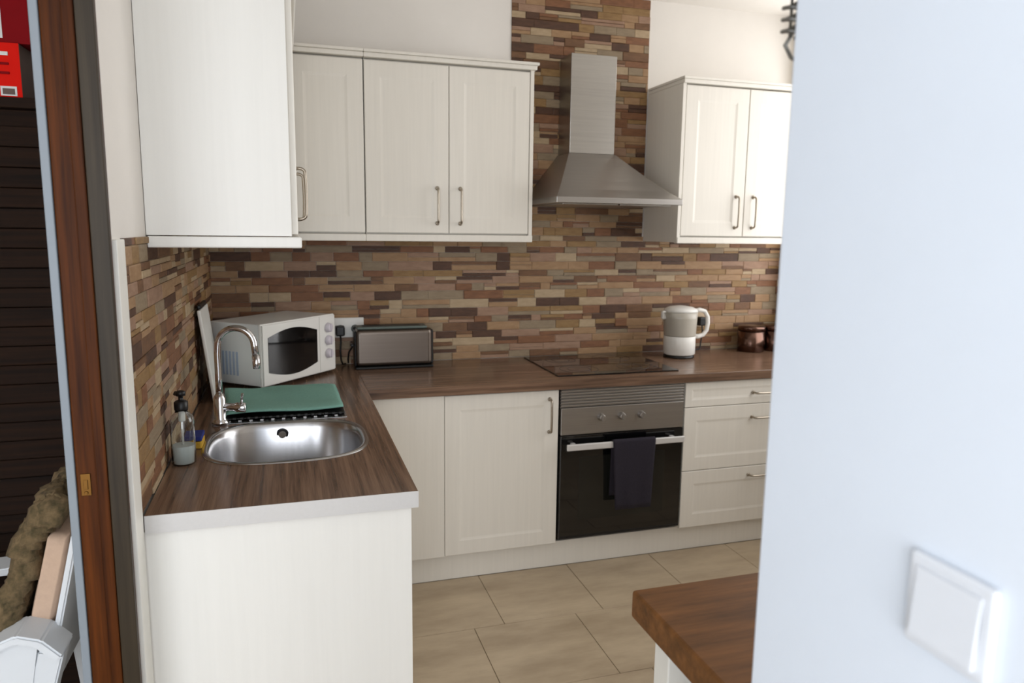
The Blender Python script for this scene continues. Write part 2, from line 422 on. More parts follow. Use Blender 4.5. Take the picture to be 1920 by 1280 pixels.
# base units, back run
ZD = ZT-TH-0.004
def handle_v(x, parent, z0=0.632, z1=0.776):
    obj('handle', handle_bm((x, YF, z0), (x, YF, z1), (0, -1, 0)), M['handle'], parent)
t = thing('base_cabinet', 'plain white corner cabinet front between the sink run and the handled door', 'cabinet', (0.77, -0.3, 0))
obj('body', B(0.62, -0.02, ZP, 0.924, YF+0.021, ZD), M['cab'], t)
obj('front_panel', B(0.602, YF, ZP, 0.9255, YF+0.019, ZD, bev=0.0015), M['cab'], t)
t = thing('base_cabinet', 'white one-door base cabinet with bow handle, just left of the oven', 'cabinet', (1.18, -0.3, 0))
obj('body', B(0.928, -0.02, ZP, 1.430, YF+0.021, ZD), M['cab'], t)
d = obj('door', door_mesh(0.926, 1.428, ZP, ZD, YF), M['cab'], t); handle_v(1.385, d)
# drawers
t = thing('drawer_unit', 'white three-drawer unit right of the oven, beside the pale wall edge', 'cabinet', (2.48, -0.3, 0))
obj('body', B(2.040, -0.02, ZP, 2.925, YF+0.021, ZD), M['cab'], t)
for (z0, z1, hz) in ((0.697, ZD, 0.752), (0.394, 0.697, 0.634), (ZP, 0.394, 0.351)):
    d = obj('drawer', door_mesh(2.040, 2.925, z0, z1, YF), M['cab'], t)
    obj('handle', handle_bm((2.400, YF, hz), (2.546, YF, hz), (0, -1, 0)), M['handle'], d)
tag(obj('plinth', B(0.60, -0.56, 0.0, XR-0.005, -0.545, ZP-0.002, bev=0.001), M['cab']), 'long white plinth board under the oven and drawers', 'plinth')
# left run: end panel and doors towards the room
t = thing('sink_cabinet', 'white sink cabinet with a plain bright end panel facing the viewer', 'cabinet', (0.3, -1.75, 0))
obj('body', B(0.02, -1.735, 0.12, 0.575, -0.62, 0.66), M['cab_panel'], t)
obj('end_panel', B(0.001, -1.756, 0.0, 0.600, -1.737, ZT-TH-0.001, bev=0.0015), M['cab_panel'], t)
for (a, b, hy) in ((-1.732, -1.18, -1.24), (-1.18, -0.63, -1.12)):
    bm = door_mesh(a, b, ZP, ZD, -0.596); turn(bm, PI/2, (0, 0, 0))
    d = obj('door', bm, M['cab'], t)
    obj('handle', handle_bm((0.596, hy, 0.632), (0.596, hy, 0.776), (1, 0, 0)), M['handle'], d)
obj('plinth', B(0.53, -1.735, 0, 0.545, -0.60, ZP-0.002), M['cab_panel'], t)

# ------------------------------------------------------------------ worktop with the bowl cut out
BC = (0.312, -1.237)
def sup(a, b, n=64, e=2.9, c=BC):
    out = []
    for i in range(n):
        t = 2*PI*i/n; cs, sn = math.cos(t), math.sin(t)
        out.append((c[0]+a*math.copysign(abs(cs)**(2/e), cs), c[1]+b*math.copysign(abs(sn)**(2/e), sn)))
    return out
wt = thing('worktop', 'L-shaped dark brown wood-grain worktop with a silver end strip', 'worktop', (0.3, -0.3, ZT-TH))
def slab_hole(outer, hole, z0, z1):
    bm = new()
    def lp(pts, z):
        v = [bm.verts.new((x, y, z)) for x, y in pts]
        return v, [bm.edges.new((v[i], v[(i+1) % len(v)])) for i in range(len(v))]
    o1, e1 = lp(outer, z1); h1, f1 = lp(hole, z1)
    bmesh.ops.triangle_fill(bm, edges=e1+f1, use_beauty=True)
    o0, e0 = lp(outer, z0); h0, f0 = lp(hole, z0)
    bmesh.ops.triangle_fill(bm, edges=e0+f0, use_beauty=True)
    for a, b in ((o0, o1), (h0, h1)):
        n = len(a)
        for i in range(n): bm.faces.new((a[i], a[(i+1) % n], b[(i+1) % n], b[i]))
    return bm
bm = slab_hole([(0.0088, LL+0.002), (WL, LL+0.002), (WL, -0.0088), (0.0088, -0.0088)], sup(0.222, 0.212), ZT-TH, ZT)
obj('slab', bm, M['top_y'], wt)
bm = new(); box(bm, WL+0.0005, -0.610, ZT-TH, XR-0.002, -0.0088, ZT, bev=0.002)
obj('slab', bm, M['top_x'], wt)
e = obj('end_strip', B(0.0088, LL, ZT-TH-0.001, WL+0.001, LL+0.0018, ZT+0.0003), M['alu'], wt); e['label'] = 'silver edging strip'

# ------------------------------------------------------------------ sink
sk = thing('sink', 'stainless steel sink with rounded bowl set into the brown worktop', 'sink', (BC[0], BC[1], ZT-0.16))
bm = new(); prof = [(0.236, 0.226, ZT+0.0005), (0.234, 0.224, ZT+0.0035), (0.222, 0.212, ZT+0.0035), (0.216, 0.206, ZT-0.003), (0.210, 0.200, ZT-0.02),
      (0.204, 0.194, ZT-0.125), (0.196, 0.186, ZT-0.145), (0.175, 0.165, ZT-0.155), (0.05, 0.05, ZT-0.159), (0.03, 0.03, ZT-0.160)]
rings = []
for a, b, z in prof: rings.append([bm.verts.new((x, y, z)) for x, y in sup(a, b, 72, 2.9 if a > 0.1 else 2.0)])
for p, q in zip(rings, rings[1:]):
    for i in range(72):
        f = bm.faces.new((p[i], p[(i+1) % 72], q[(i+1) % 72], q[i])); f.smooth = True
obj('bowl', bm, M['steel_sink'], sk)
bm = new(); lathe(bm, BC[0], BC[1], [(0.032, ZT-0.159), (0.030, ZT-0.156), (0.014, ZT-0.158)], 24)
obj('drain', bm, M['chrome'], sk)
bm = new(); t = new(); lathe(t, 0, 0, [(0.021, 0), (0.021, 0.002), (0.017, 0.003)], 24); merge(bm, t, 0, Matrix.Translation((0.295, -1.0355, 0.822)) @ Matrix.Rotation(PI/2, 4, 'X'))
t = new(); lathe(t, 0, 0, [(0.012, 0.003), (0.012, 0.0045)], 20); merge(bm, t, 1, Matrix.Translation((0.295, -1.0355, 0.822)) @ Matrix.Rotation(PI/2, 4, 'X'))
obj('overflow', bm, [M['black_plastic'], M['chrome']], sk)
bm = new(); box(bm, 0.085, -1.012, ZT+0.0005, 0.505, -0.55, ZT+0.003, bev=0.001)
for k in range(11):
    x = 0.13+k*0.034
    box(bm, x-0.006, -0.99, ZT+0.003, x+0.006, -0.565, ZT+0.006, bev=0.002)
obj('drainer', bm, M['steel_sink'], sk)
# ribbed mat under the cloth
bm = new(); box(bm, 0.105, -0.975, ZT+0.0065, 0.50, -0.56, ZT+0.010, bev=0.002)
for k in range(17):
    x = 0.118+k*0.0225
    box(bm, x, -0.984, ZT+0.0065, x+0.012, -0.974, ZT+0.014, bev=0.002)
tag(obj('drainer_mat', bm, M['black_plastic']), 'dark toothed mat edge showing under the green cloth', 'mat')
def cl(u, v):
    # u across (x), v along (y)
    x0, x1 = 0.118-0.03*v, 0.497-0.005*v
    y = -0.968+v*(0.422)+0.018*u*(1-v)
    z = ZT+0.0225+0.003*math.sin(7*u+3*v)+0.002*math.sin(15*u*v+1)+0.002*math.sin(11*v)
    e = min(u, 1-u, v, 1-v)
    if e < 0.03: z -= 0.003
    return (x0+(x1-x0)*u, y+0.004*math.sin(5*u), z)
bm = new(); sheet(bm, cl, 30, 30)
g = obj('dish_cloth', bm, M['cloth_green']); mod = g.modifiers.new('thick', 'SOLIDIFY'); mod.thickness = 0.004; mod.offset = 1
tag(g, 'sea-green cloth spread flat over the sink drainer', 'cloth')

# tap
tp = thing('kitchen_tap', 'chrome swan-neck mixer tap behind the sink bowl', 'tap', (0.106, -0.995, ZT))
TX, TY = 0.106, -0.995
bm = new(); lathe(bm, TX, TY, [(0.027, ZT+0.0035), (0.027, ZT+0.008), (0.022, ZT+0.014), (0.019, ZT+0.02), (0.019, ZT+0.085), (0.016, ZT+0.092), (0.012, ZT+0.10)], 28)
obj('base', bm, M['chrome'], tp)
pts = [(TX, TY, ZT+0.095), (TX, TY, ZT+0.15), (TX, TY, 1.09)]
dx, dy = 0.985, -0.17
for x, z in arc(0.058, 1.115, 0.056, PI, 0.0, 18): pts.append((TX+0.002+(x-0.002)*dx, TY+(x-0.002)*dy, z))
pts.append((TX+0.118*dx, TY+0.118*dy, 1.08))
bm = new(); tube(bm, pts, 0.0105, 16)
obj('spout', bm, M['chrome'], tp)
bm = new(); tube(bm, [(TX+0.118*dx, TY+0.118*dy, 1.082), (TX+0.119*dx, TY+0.118*dy, 1.055), (TX+0.119*dx, TY+0.118*dy, 1.040)], [0.0125, 0.0125, 0.011], 16)
obj('aerator', bm, M['chrome'], tp)
bm = new(); tube(bm, [(TX+0.012, TY-0.003, 0.915), (TX+0.045, TY-0.01, 0.914), (TX+0.05, TY-0.011, 0.914), (TX+0.078, TY-0.018, 0.913), (TX+0.08, TY-0.018, 0.913)], [0.013, 0.013, 0.016, 0.016, 0.012], 16)
tube(bm, [(TX+0.066, TY-0.016, 0.92), (TX+0.070, TY-0.03, 0.95), (TX+0.072, TY-0.045, 0.965)], 0.004, 8)
obj('lever', bm, M['chrome'], tp)

# soap bottle
bx, by = 0.046, -1.398
bt = thing('soap_bottle', 'clear soap bottle with black pump top, half full of white liquid', 'bottle', (bx, by, ZT))
bm = new(); z = ZT
lathe(bm, bx, by, [(0.026, z+0.0003), (0.0305, z+0.004), (0.0305, z+0.118), (0.027, z+0.132), (0.016, z+0.142), (0.0145, z+0.150),
                   (0.0125, z+0.150), (0.014, z+0.140), (0.025, z+0.130), (0.0285, z+0.117), (0.0285, z+0.006), (0.024, z+0.003)], 32, cap=False)
for ring in (0, 11):
    bm.verts.ensure_lookup_table(); bm.faces.new([bm.verts[ring*32+i] for i in range(32)])
obj('bottle_body', bm, M['glass'], bt)
bm = new(); lathe(bm, bx, by, [(0.023, z+0.0035), (0.0278, z+0.007), (0.0278, z+0.052), (0.0275, z+0.053)], 32)
obj('liquid', bm, M['soap'], bt)
bm = new(); tube(bm, [(bx, by, z+0.05), (bx, by, z+0.145)], 0.003, 10); lathe(bm, bx, by, [(0.008, z+0.118), (0.009, z+0.122), (0.009, z+0.142)], 16)
obj('dip_tube', bm, M['white_plastic'], bt)
bm = new(); lathe(bm, bx, by, [(0.0165, z+0.148), (0.0175, z+0.152), (0.0175, z+0.170), (0.012, z+0.174), (0.006, z+0.176), (0.006, z+0.186), (0.012, z+0.187), (0.013, z+0.197), (0.008, z+0.2)], 24)
tube(bm, [(bx, by, z+0.192), (bx-0.014, by+0.018, z+0.192), (bx-0.017, by+0.024, z+0.186)], 0.0045, 10)
obj('pump', bm, M['black_plastic'], bt)

# sponge
sg = thing('sponge', 'yellow and blue scouring sponge behind the soap bottle', 'sponge', (0.06, -1.23, ZT))
bm = new(); box(bm, 0.030, -1.27, ZT+0.0005, 0.078, -1.19, ZT+0.022, bev=0.004); obj('foam', bm, M['sponge_yellow'], sg)
bm = new(); box(bm, 0.030, -1.27, ZT+0.0225, 0.078, -1.19, ZT+0.036, bev=0.003); obj('scourer', bm, M['scourer_blue'], sg)

# tray leaning on the left wall
ty = thing('leaning_board', 'tall pale board leaning on the tiled wall beside the microwave', 'board', (0.045, -0.53, ZT))
def lean(bm):
    a = math.atan2(0.040, 0.34)
    bmesh.ops.transform(bm, matrix=Matrix.Translation((0.068, 0, ZT+0.004)) @ Matrix.Rotation(-a, 4, 'Y'), verts=bm.verts[:]); return bm
obj('board', lean(B(-0.012, -0.685, 0, 0.0, -0.43, 0.335, bev=0.004)), M['white_plastic'], ty)
bm = new(); box(bm, -0.013, -0.655, 0.3355, 0.001, -0.465, 0.352, bev=0.004)
obj('grip', lean(bm), M['black_plastic'], ty)

# ------------------------------------------------------------------ microwave
A = Vector((0.221, -0.528)); th = 0.844; W_, D_, H_ = 0.446, 0.262, 0.246; z0 = ZT+0.015
mtx = Matrix.Translation((A.x, A.y, z0)) @ Matrix.Rotation(th, 4, 'Z')      # local: x along front, y into depth, front faces -y
mw = thing('microwave', 'white countertop microwave set at an angle in the corner', 'microwave', (A.x, A.y, ZT))
def loc(bm): bmesh.ops.transform(bm, matrix=mtx, verts=bm.verts[:]); return bm
obj('body', loc(B(0.002, 0.012, 0, W_-0.002, D_, H_-0.002, bev=0.005)), M['white_enamel'], mw)
obj('front_frame', loc(B(0.0, 0.0, -0.002, W_, 0.0118, H_, bev=0.004)), M['white_plastic'], mw)
# door window: bowed outline, dark
def bow(xa, xb, za, zb, bulge, n=14):
    p = []
    for i in range(n+1): p.append((xa+(xb-xa)*i/n, za-bulge*math.sin(PI*i/n)*1.0))
    for i in range(n+1): p.append((xb-(xb-xa)*i/n, zb+bulge*math.sin(PI*i/n)*1.0))
    return p
def plate(pts, y0, y1, m, name, parent):
    bm = new(); a = [bm.verts.new((x, y0, z)) for x, z in pts]; b = [bm.verts.new((x, y1, z)) for x, z in pts]; n = len(pts)
    for i in range(n): bm.faces.new((a[i], a[(i+1) % n], b[(i+1) % n], b[i]))
    bm.faces.new(a); bm.faces.new(b[::-1]); return obj(name, loc(bm), m, parent)
dr = plate([(0.006, 0.004), (0.338, 0.004), (0.338, H_-0.006), (0.006, H_-0.006)], -0.006, -0.0005, M['white_plastic'], 'door', mw)
plate(bow(0.032, 0.322, 0.052, 0.190, 0.026), -0.0075, -0.0062, M['black_glass'], 'window', dr)
plate([(0.343, 0.004), (W_-0.004, 0.004), (W_-0.004, H_-0.006), (0.343, H_-0.006)], -0.0045, -0.0005, M['white_plastic'], 'control_panel', mw)
kp = mat('knob_lilac', (205, 198, 205), 0.4, noise=0.02)
for k, zz in enumerate((0.19, 0.135, 0.078)):
    bm = new(); t = new(); lathe(t, 0, 0, [(0.021, 0), (0.021, 0.004), (0.017, 0.016), (0.013, 0.018)], 24)
    box(t, -0.003, -0.018, 0.016, 0.003, 0.018, 0.022, bev=0.001)
    merge(bm, t, 0, Matrix.Translation((0.396, -0.0045, zz)) @ Matrix.Rotation(PI/2, 4, 'X'))
    obj('knob', loc(bm), kp, mw)
for i, (x, y) in enumerate(((0.03, 0.03), (W_-0.03, 0.03), (0.03, D_-0.03), (W_-0.03, D_-0.03))):
    bm = new(); lathe(bm, x, y, [(0.012, -0.0088), (0.014, -0.001), (0.014, 0.003)], 14); obj('foot', loc(bm), M['black_plastic'], mw)
vs_ = mat('vent_blue', (170, 184, 204), 0.5, noise=0.05)
for k in range(6):
    obj('vent_slot', loc(B(-0.0005, 0.12+k*0.018, 0.035, 0.0018, 0.13+k*0.018, 0.13, bev=0.001)), vs_, mw)

# ------------------------------------------------------------------ toaster
tr = thing('toaster', 'long brushed steel toaster with black ends by the socket', 'toaster', (0.78, -0.11, ZT))
X0, X1, Y0, Y1 = 0.612, 0.955, -0.178, -0.067
obj('base', B(X0-0.004, Y0-0.002, ZT+0.0005, X1+0.006, Y1+0.002, ZT+0.012, bev=0.004), M['black_plastic'], tr)
bm = new(); box(bm, X0, Y0, ZT+0.0125, X1, Y1, ZT+0.180, bev=0.018, seg=5); obj('housing', bm, M['steel_dim_reflection'], tr)
obj('end_cap', B(X0-0.006, Y0+0.022, ZT+0.0125, X0+0.0035, Y1-0.01, ZT+0.172, bev=0.008, seg=3), M['black_plastic'], tr)
obj('end_cap', B(X1-0.0035, Y0+0.022, ZT+0.0125, X1+0.010, Y1-0.01, ZT+0.172, bev=0.008, seg=3), M['black_plastic'], tr)
bm = new(); box(bm, X0+0.006, Y0+0.014, ZT+0.1802, X1-0.02, Y1-0.012, ZT+0.192, bev=0.005, seg=3); obj('top_plate', bm, M['grey_plastic'], tr)
obj('slot', B(X0+0.03, -0.152, ZT+0.1922, X1-0.05, -0.132, ZT+0.1935), M['black_plastic'], tr)
obj('slot', B(X0+0.03, -0.113, ZT+0.1922, X1-0.05, -0.093, ZT+0.1935), M['black_plastic'], tr)
obj('lever', B(X0-0.022, -0.135, ZT+0.10, X0-0.0065, -0.11, ZT+0.112, bev=0.003), M['black_plastic'], tr)

# ------------------------------------------------------------------ sockets and plugs
def socket(x0, x1, z0, z1, label, m):
    s = thing('wall_socket', label, 'socket', ((x0+x1)/2, -0.015, z0))
    obj('plate', B(x0, -0.0185, z0, x1, -0.0086, z1, bev=0.003), m, s)
    for cx in (x0+(x1-x0)*0.27, x0+(x1-x0)*0.73):
        bm = new(); t = new(); lathe(t, 0, 0, [(0.019, 0), (0.019, 0.0015), (0.016, 0.0015)], 20)
        merge(bm, t, 0, Matrix.Translation((cx, -0.0186, (z0+z1)/2-0.005)) @ Matrix.Rotation(PI/2, 4, 'X')); obj('outlet', bm, M['grey_plastic'], s)
    return s
socket(0.515, 0.662, 0.985, 1.078, 'white double wall socket between microwave and toaster', M['white_plastic'])
beige = mat('beige_plastic', (186, 164, 136), 0.5, noise=0.05)
socket(2.345, 2.475, 0.985, 1.065, 'beige double wall socket behind the white kettle', beige)
def plug(x, z, label, down, m):
    p = thing('plug', label, 'plug', (x, -0.04, z))
    obj('plug_body', B(x-0.02, -0.062, z-0.024, x+0.02, -0.0206, z+0.022, bev=0.006), m, p)
    bm = new(); tube(bm, [(x, -0.05, z-0.02), (x+0.002, -0.055, z-0.05)]+down, 0.0038, 8); obj('cable', bm, M['black_plastic'], p)
plug(0.552, 1.022, 'black plug in the socket half nearest the microwave', [(0.550, -0.06, 0.93), (0.553, -0.06, 0.885), (0.56, -0.05, 0.866), (0.575, -0.03, 0.864)], M['black_plastic'])
plug(0.630, 1.020, 'black plug in the socket half nearest the toaster', [(0.612, -0.05, 0.955), (0.590, -0.04, 0.92), (0.586, -0.03, 0.885), (0.588, -0.022, 0.866)], M['black_plastic'])
plug(2.442, 1.020, 'dark plug just right of the kettle handle', [(2.443, -0.05, 0.93), (2.43, -0.06, 0.872), (2.36, -0.07, 0.864), (2.30, -0.12, 0.864)], M['black_plastic'])

# ------------------------------------------------------------------ kettle
kx, ky = 2.232, -0.185
kt = thing('kettle', 'white jug kettle with loop handle, right of the hob', 'kettle', (kx, ky, ZT))
z = ZT
bm = new(); lathe(bm, kx, ky, [(0.076, z+0.0005), (0.078, z+0.004), (0.074, z+0.014)], 36); obj('power_base', bm, M['black_plastic'], kt)
bm = new(); lathe(bm, kx, ky, [(0.074, z+0.0145), (0.080, z+0.02), (0.080, z+0.108), (0.079, z+0.11)], 40); obj('lower_body', bm, M['white_plastic'], kt)
bm = new(); lathe(bm, kx, ky, [(0.079, z+0.1105), (0.080, z+0.115), (0.084, z+0.20), (0.086, z+0.232)], 40)
for v in bm.verts:
    if v.co.z > z+0.19 and v.co.x < kx-0.06: v.co.x -= 0.014*(v.co.z-z-0.19)/0.042
obj('jug', bm, M['kettle_clear'], kt)
bm = new(); lathe(bm, kx, ky, [(0.086, z+0.2325), (0.083, z+0.245), (0.06, z+0.256), (0.02, z+0.262)], 40); obj('lid', bm, M['white_plastic'], kt)
pts = [(0.074, 0.232), (0.105, 0.24), (0.135, 0.232), (0.152, 0.205), (0.155, 0.17), (0.150, 0.135), (0.132, 0.112), (0.105, 0.103), (0.076, 0.105)]
bm = new(); tube(bm, [(kx+a*0.97, ky-a*0.1, z+b) for a, b in pts], [0.013, 0.012, 0.011, 0.0105, 0.0105, 0.0105, 0.011, 0.012, 0.013], 14); obj('handle', bm, M['white_plastic'], kt)
bm = new(); box(bm, kx-0.108, ky-0.012, z+0.195, kx-0.083, ky+0.012, z+0.238, bev=0.008, seg=3); obj('spout', bm, M['white_plastic'], kt)

# canisters
for (cx, cy, lab) in ((2.715, -0.105, 'bronze steel canister nearest the kettle'), (2.862, -0.105, 'bronze steel canister against the right wall end')):
    t = thing('canister', lab, 'canister', (cx, cy, ZT), 'bronze canisters on the worktop')
    bm = new(); lathe(bm, cx, cy, [(0.068, z+0.0005), (0.071, z+0.004), (0.071, z+0.112)], 36); obj('body', bm, M['copper'], t)
    bm = new(); lathe(bm, cx, cy, [(0.0725, z+0.1125), (0.0725, z+0.132), (0.069, z+0.137), (0.02, z+0.139)], 36); obj('lid', bm, M['copper'], t)

# ------------------------------------------------------------------ hob
hb = thing('hob', 'black ceramic glass hob set into the worktop above the oven', 'hob', (1.74, -0.28, ZT))
obj('glass', B(1.444, -0.535, ZT+0.0003, 2.034, -0.040, ZT+0.006, bev=0.002), M['black_glass'], hb)
for (x, y, r) in ((1.59, -0.41, 0.09), (1.59, -0.17, 0.075), (1.86, -0.41, 0.075), (1.86, -0.17, 0.095)):
    bm = new()
    for rr in (r, r*0.6):
        lathe(bm, x, y, [(rr, ZT+0.0062), (rr, ZT+0.0065), (rr-0.003, ZT+0.0065), (rr-0.003, ZT+0.0062)], 40, cap=False)
    obj('cooking_ring', bm, M['hob_mark'], hb)
for k in range(4):
    bm = new(); lathe(bm, 1.965, -0.47+k*0.04, [(0.008, ZT+0.0062), (0.008, ZT+0.0068)], 14); obj('touch_key', bm, M['hob_mark'], hb)

# ------------------------------------------------------------------ oven
ox0, ox1 = 1.436, 2.032
ov = thing('oven', 'built-in oven with steel control panel and black glass door', 'oven', (1.73, -0.3, 0.13))
obj('body', B(ox0+0.006, YF+0.02, 0.136, ox1-0.006, -0.05, 0.80), M['black_plastic'], ov)
obj('grille_back', B(ox0+0.001, YF+0.008, 0.733, ox1-0.001, YF+0.019, 0.815), M['steel_h'], ov)
for k in range(6):
    zc = 0.742+k*0.0130
    obj('slat', B(ox0+0.001, YF-0.004, zc-0.0035, ox1-0.001, YF+0.0078, zc+0.0035, bev=0.0015), M['steel_h'], ov)
obj('control_panel', B(ox0+0.001, YF-0.006, 0.612, ox1-0.001, YF+0.0195, 0.732, bev=0.002), M['steel_h'], ov)
for kx_ in (1.624, 1.722, 1.818):
    bm = new(); t = new(); lathe(t, 0, 0, [(0.017, 0), (0.016, 0.004), (0.014, 0.020), (0.012, 0.022)], 24); box(t, -0.003, -0.015, 0.02, 0.003, 0.015, 0.028, bev=0.001)
    merge(bm, t, 0, Matrix.Translation((kx_, YF-0.0062, 0.684)) @ Matrix.Rotation(PI/2, 4, 'X'))
    obj('knob', bm, M['steel_h'], ov)
dr = obj('door', B(ox0, YF-0.008, 0.137, ox1, YF+0.0195, 0.609, bev=0.003), M['black_glass'], ov)
obj('window', B(ox0+0.09, YF-0.0095, 0.22, ox1-0.09, YF-0.0081, 0.51, bev=0.0005), M['oven_window'], dr)
obj('door_trim', B(ox0+0.002, YF-0.0095, 0.140, ox1-0.002, YF-0.0081, 0.150, bev=0.0005), M['black_plastic'], dr)
bm = new()
box(bm, 1.448, YF-0.060, 0.556, 2.014, YF-0.048, 0.584, bev=0.004)
for x in (1.49, 1.97): box(bm, x-0.010, YF-0.0478, 0.562, x+0.010, YF-0.0082, 0.578, bev=0.003)
hn = obj('handle', bm, M['alu'], dr); hn['label'] = 'flat silver bar handle'
# tea towel folded over the handle
def tw(u, v):
    # v: 0 front hem .. 1 back hem, over the bar
    L = [(-0.068, 0.275), (-0.0665, 0.38), (-0.065, 0.48), (-0.0655, 0.56), (-0.064, 0.586), (-0.054, 0.591), (-0.0445, 0.586), (-0.0435, 0.52), (-0.038, 0.42), (-0.032, 0.33)]
    f = v*(len(L)-1); i = min(int(f), len(L)-2); k = f-i
    y = L[i][0]*(1-k)+L[i+1][0]*k; z = L[i][1]*(1-k)+L[i+1][1]*k
    sag = max(0, (0.58-z))/0.3
    x = 1.660+(0.205)*u
    x += (u-0.5)*-0.03*sag - (0.012*sag if v > 0.5 else 0)
    y += (-0.004 if v < 0.5 else 0.0015)*sag*(0.5+0.5*math.sin(14*u+2))
    return (x, YF+y, z)
bm = new(); sheet(bm, tw, 20, 36)
g = obj('tea_towel', bm, M['towel_dark']); md = g.modifiers.new('thick', 'SOLIDIFY'); md.thickness = 0.0025; md.offset = 0
tag(g, 'dark charcoal tea towel hanging over the oven handle', 'towel')

# ------------------------------------------------------------------ extractor hood
hd = thing('extractor_hood', 'brushed steel chimney extractor hood above the hob', 'hood', (1.73, -0.01, 1.607))
obj('chimney', B(1.617, -0.160, 1.852, 1.846, -0.0088, 2.302, bev=0.002), M['steel'], hd)
bm = new(); zl, zh = 1.634, 1.851
lo = [(1.432, -0.500), (2.030, -0.500), (2.030, -0.0088), (1.432, -0.0088)]; hi = [(1.612, -0.165), (1.851, -0.165), (1.851, -0.0088), (1.612, -0.0088)]
rs = []
for k in range(6):
    t = k/5; s = t
    rs.append([bm.verts.new((a[0]+(b[0]-a[0])*s, a[1]+(b[1]-a[1])*s, zl+(zh-zl)*(t**1.12))) for a, b in zip(lo, hi)])
for a, b in zip(rs, rs[1:]):
    for i in range(4): bm.faces.new((a[i], a[(i+1) % 4], b[(i+1) % 4], b[i]))
bm.faces.new(rs[0][::-1]); bm.faces.new(rs[-1])
obj('canopy', bm, M['steel_h'], hd)
obj('rim', B(1.430, -0.503, 1.608, 2.032, -0.0088, 1.6335, bev=0.002), M['steel_h'], hd)
obj('filter', B(1.47, -0.47, 1.603, 1.73, -0.05, 1.6078, bev=0.001), M['steel'], hd)
obj('filter', B(1.74, -0.47, 1.603, 1.99, -0.05, 1.6078, bev=0.001), M['steel'], hd)

# ------------------------------------------------------------------ table
tb = thing('wooden_table', 'thick brown wooden table corner beside the pale wall', 'table', (1.5, -2.43, 0))
bm = new()
for k in range(3): pass
box(bm, 0.985, -2.695, 0.700, 2.20, -2.186, 0.760, bev=0.007, seg=3)
obj('tabletop', bm, M['table_wood'], tb)
for (x, y) in ((1.03, -2.27), (2.10, -2.27), (1.03, -2.665), (2.10, -2.665)):
    obj('leg', B(x, y-0.0, 0.0, x+0.058, y+0.058, 0.6995, bev=0.003), M['trim_white'], tb)
obj('apron', B(1.09, -2.225, 0.60, 2.098, -2.245, 0.6995), M['trim_white'], tb)

# ------------------------------------------------------------------ light switch on the hall wall
sw = thing('light_switch', 'white square light switch on the pale blue wall', 'switch', (XH, -3.0, 1.115))
obj('plate', B(XH-0.0095, -3.044, 1.113, XH-0.0003, -2.956, 1.201, bev=0.004, seg=3), M['switch'], sw)
bm = new(); box(bm, XH-0.0135, -3.034, 1.124, XH-0.0097, -2.966, 1.190, bev=0.002)
for v in bm.verts:
    if v.co.x < XH-0.0115: v.co.x += 0.002*(v.co.z-1.157)/0.033
obj('rocker', bm, M['switch'], sw)

# hanging spiral ornament at the end of the hall wall
on = thing('hanging_ornament', 'grey twisted metal ornament hanging at the top of the wall edge', 'ornament', (0.965, -2.62, 1.72))
bm = new(); pts = []
for i in range(900):
    t = i/899; a = t*2*PI*60
    pts.append((0.956+0.008*math.cos(a), -2.62+0.013*math.sin(a), 2.6-(2.6-1.740)*t))
tube(bm, pts, 0.0028, 6); obj('spiral', bm, M['ornament'], on)
bm = new(); tube(bm, [(0.956, -2.62, CEIL), (0.956, -2.62, 1.742)], 0.002, 6); obj('wire', bm, M['ornament'], on)
bm = new(); tube(bm, [(0.976, -2.62, 1.760), (0.960, -2.62, 1.746), (0.950, -2.62, 1.730), (0.960, -2.62, 1.716), (0.985, -2.62, 1.704)], [0.002, 0.0025, 0.003, 0.0025, 0.002], 8); obj('hook', bm, M['ornament'], on)

# ------------------------------------------------------------------ side room on the left: wardrobe, boxes, chair
wx0, wx1, wy = -1.5, -0.14, -1.0
wd = thing('wardrobe', 'dark brown slatted wooden wardrobe seen through the left doorway', 'wardrobe', ((wx0+wx1)/2, -0.8, 0))
WT = 1.842
obj('body', B(wx0+0.02, wy+0.03, 0, wx1-0.02, -0.52, WT-0.03), M['wardrobe_wood'], wd)
obj('top_board', B(wx0, wy-0.012, WT-0.029, wx1, -0.52, WT, bev=0.003), M['wardrobe_wood'], wd)
k = 0; zz = 0.04
while zz < WT-0.09:
    bm = new(); box(bm, wx0+0.03, wy, zz, wx1-0.03, wy+0.012, zz+0.056, bev=0.003)
    bmesh.ops.rotate(bm, cent=(0, wy+0.012, zz), matrix=Matrix.Rotation(-0.10, 3, 'X'), verts=bm.verts[:])
    obj('slat', bm, M['wardrobe_wood'], wd); zz += 0.0575
for x in (wx0, wx1-0.029): obj('stile', B(x, wy-0.008, 0, x+0.029, wy+0.029, WT-0.03, bev=0.002), M['wardrobe_wood'], wd)

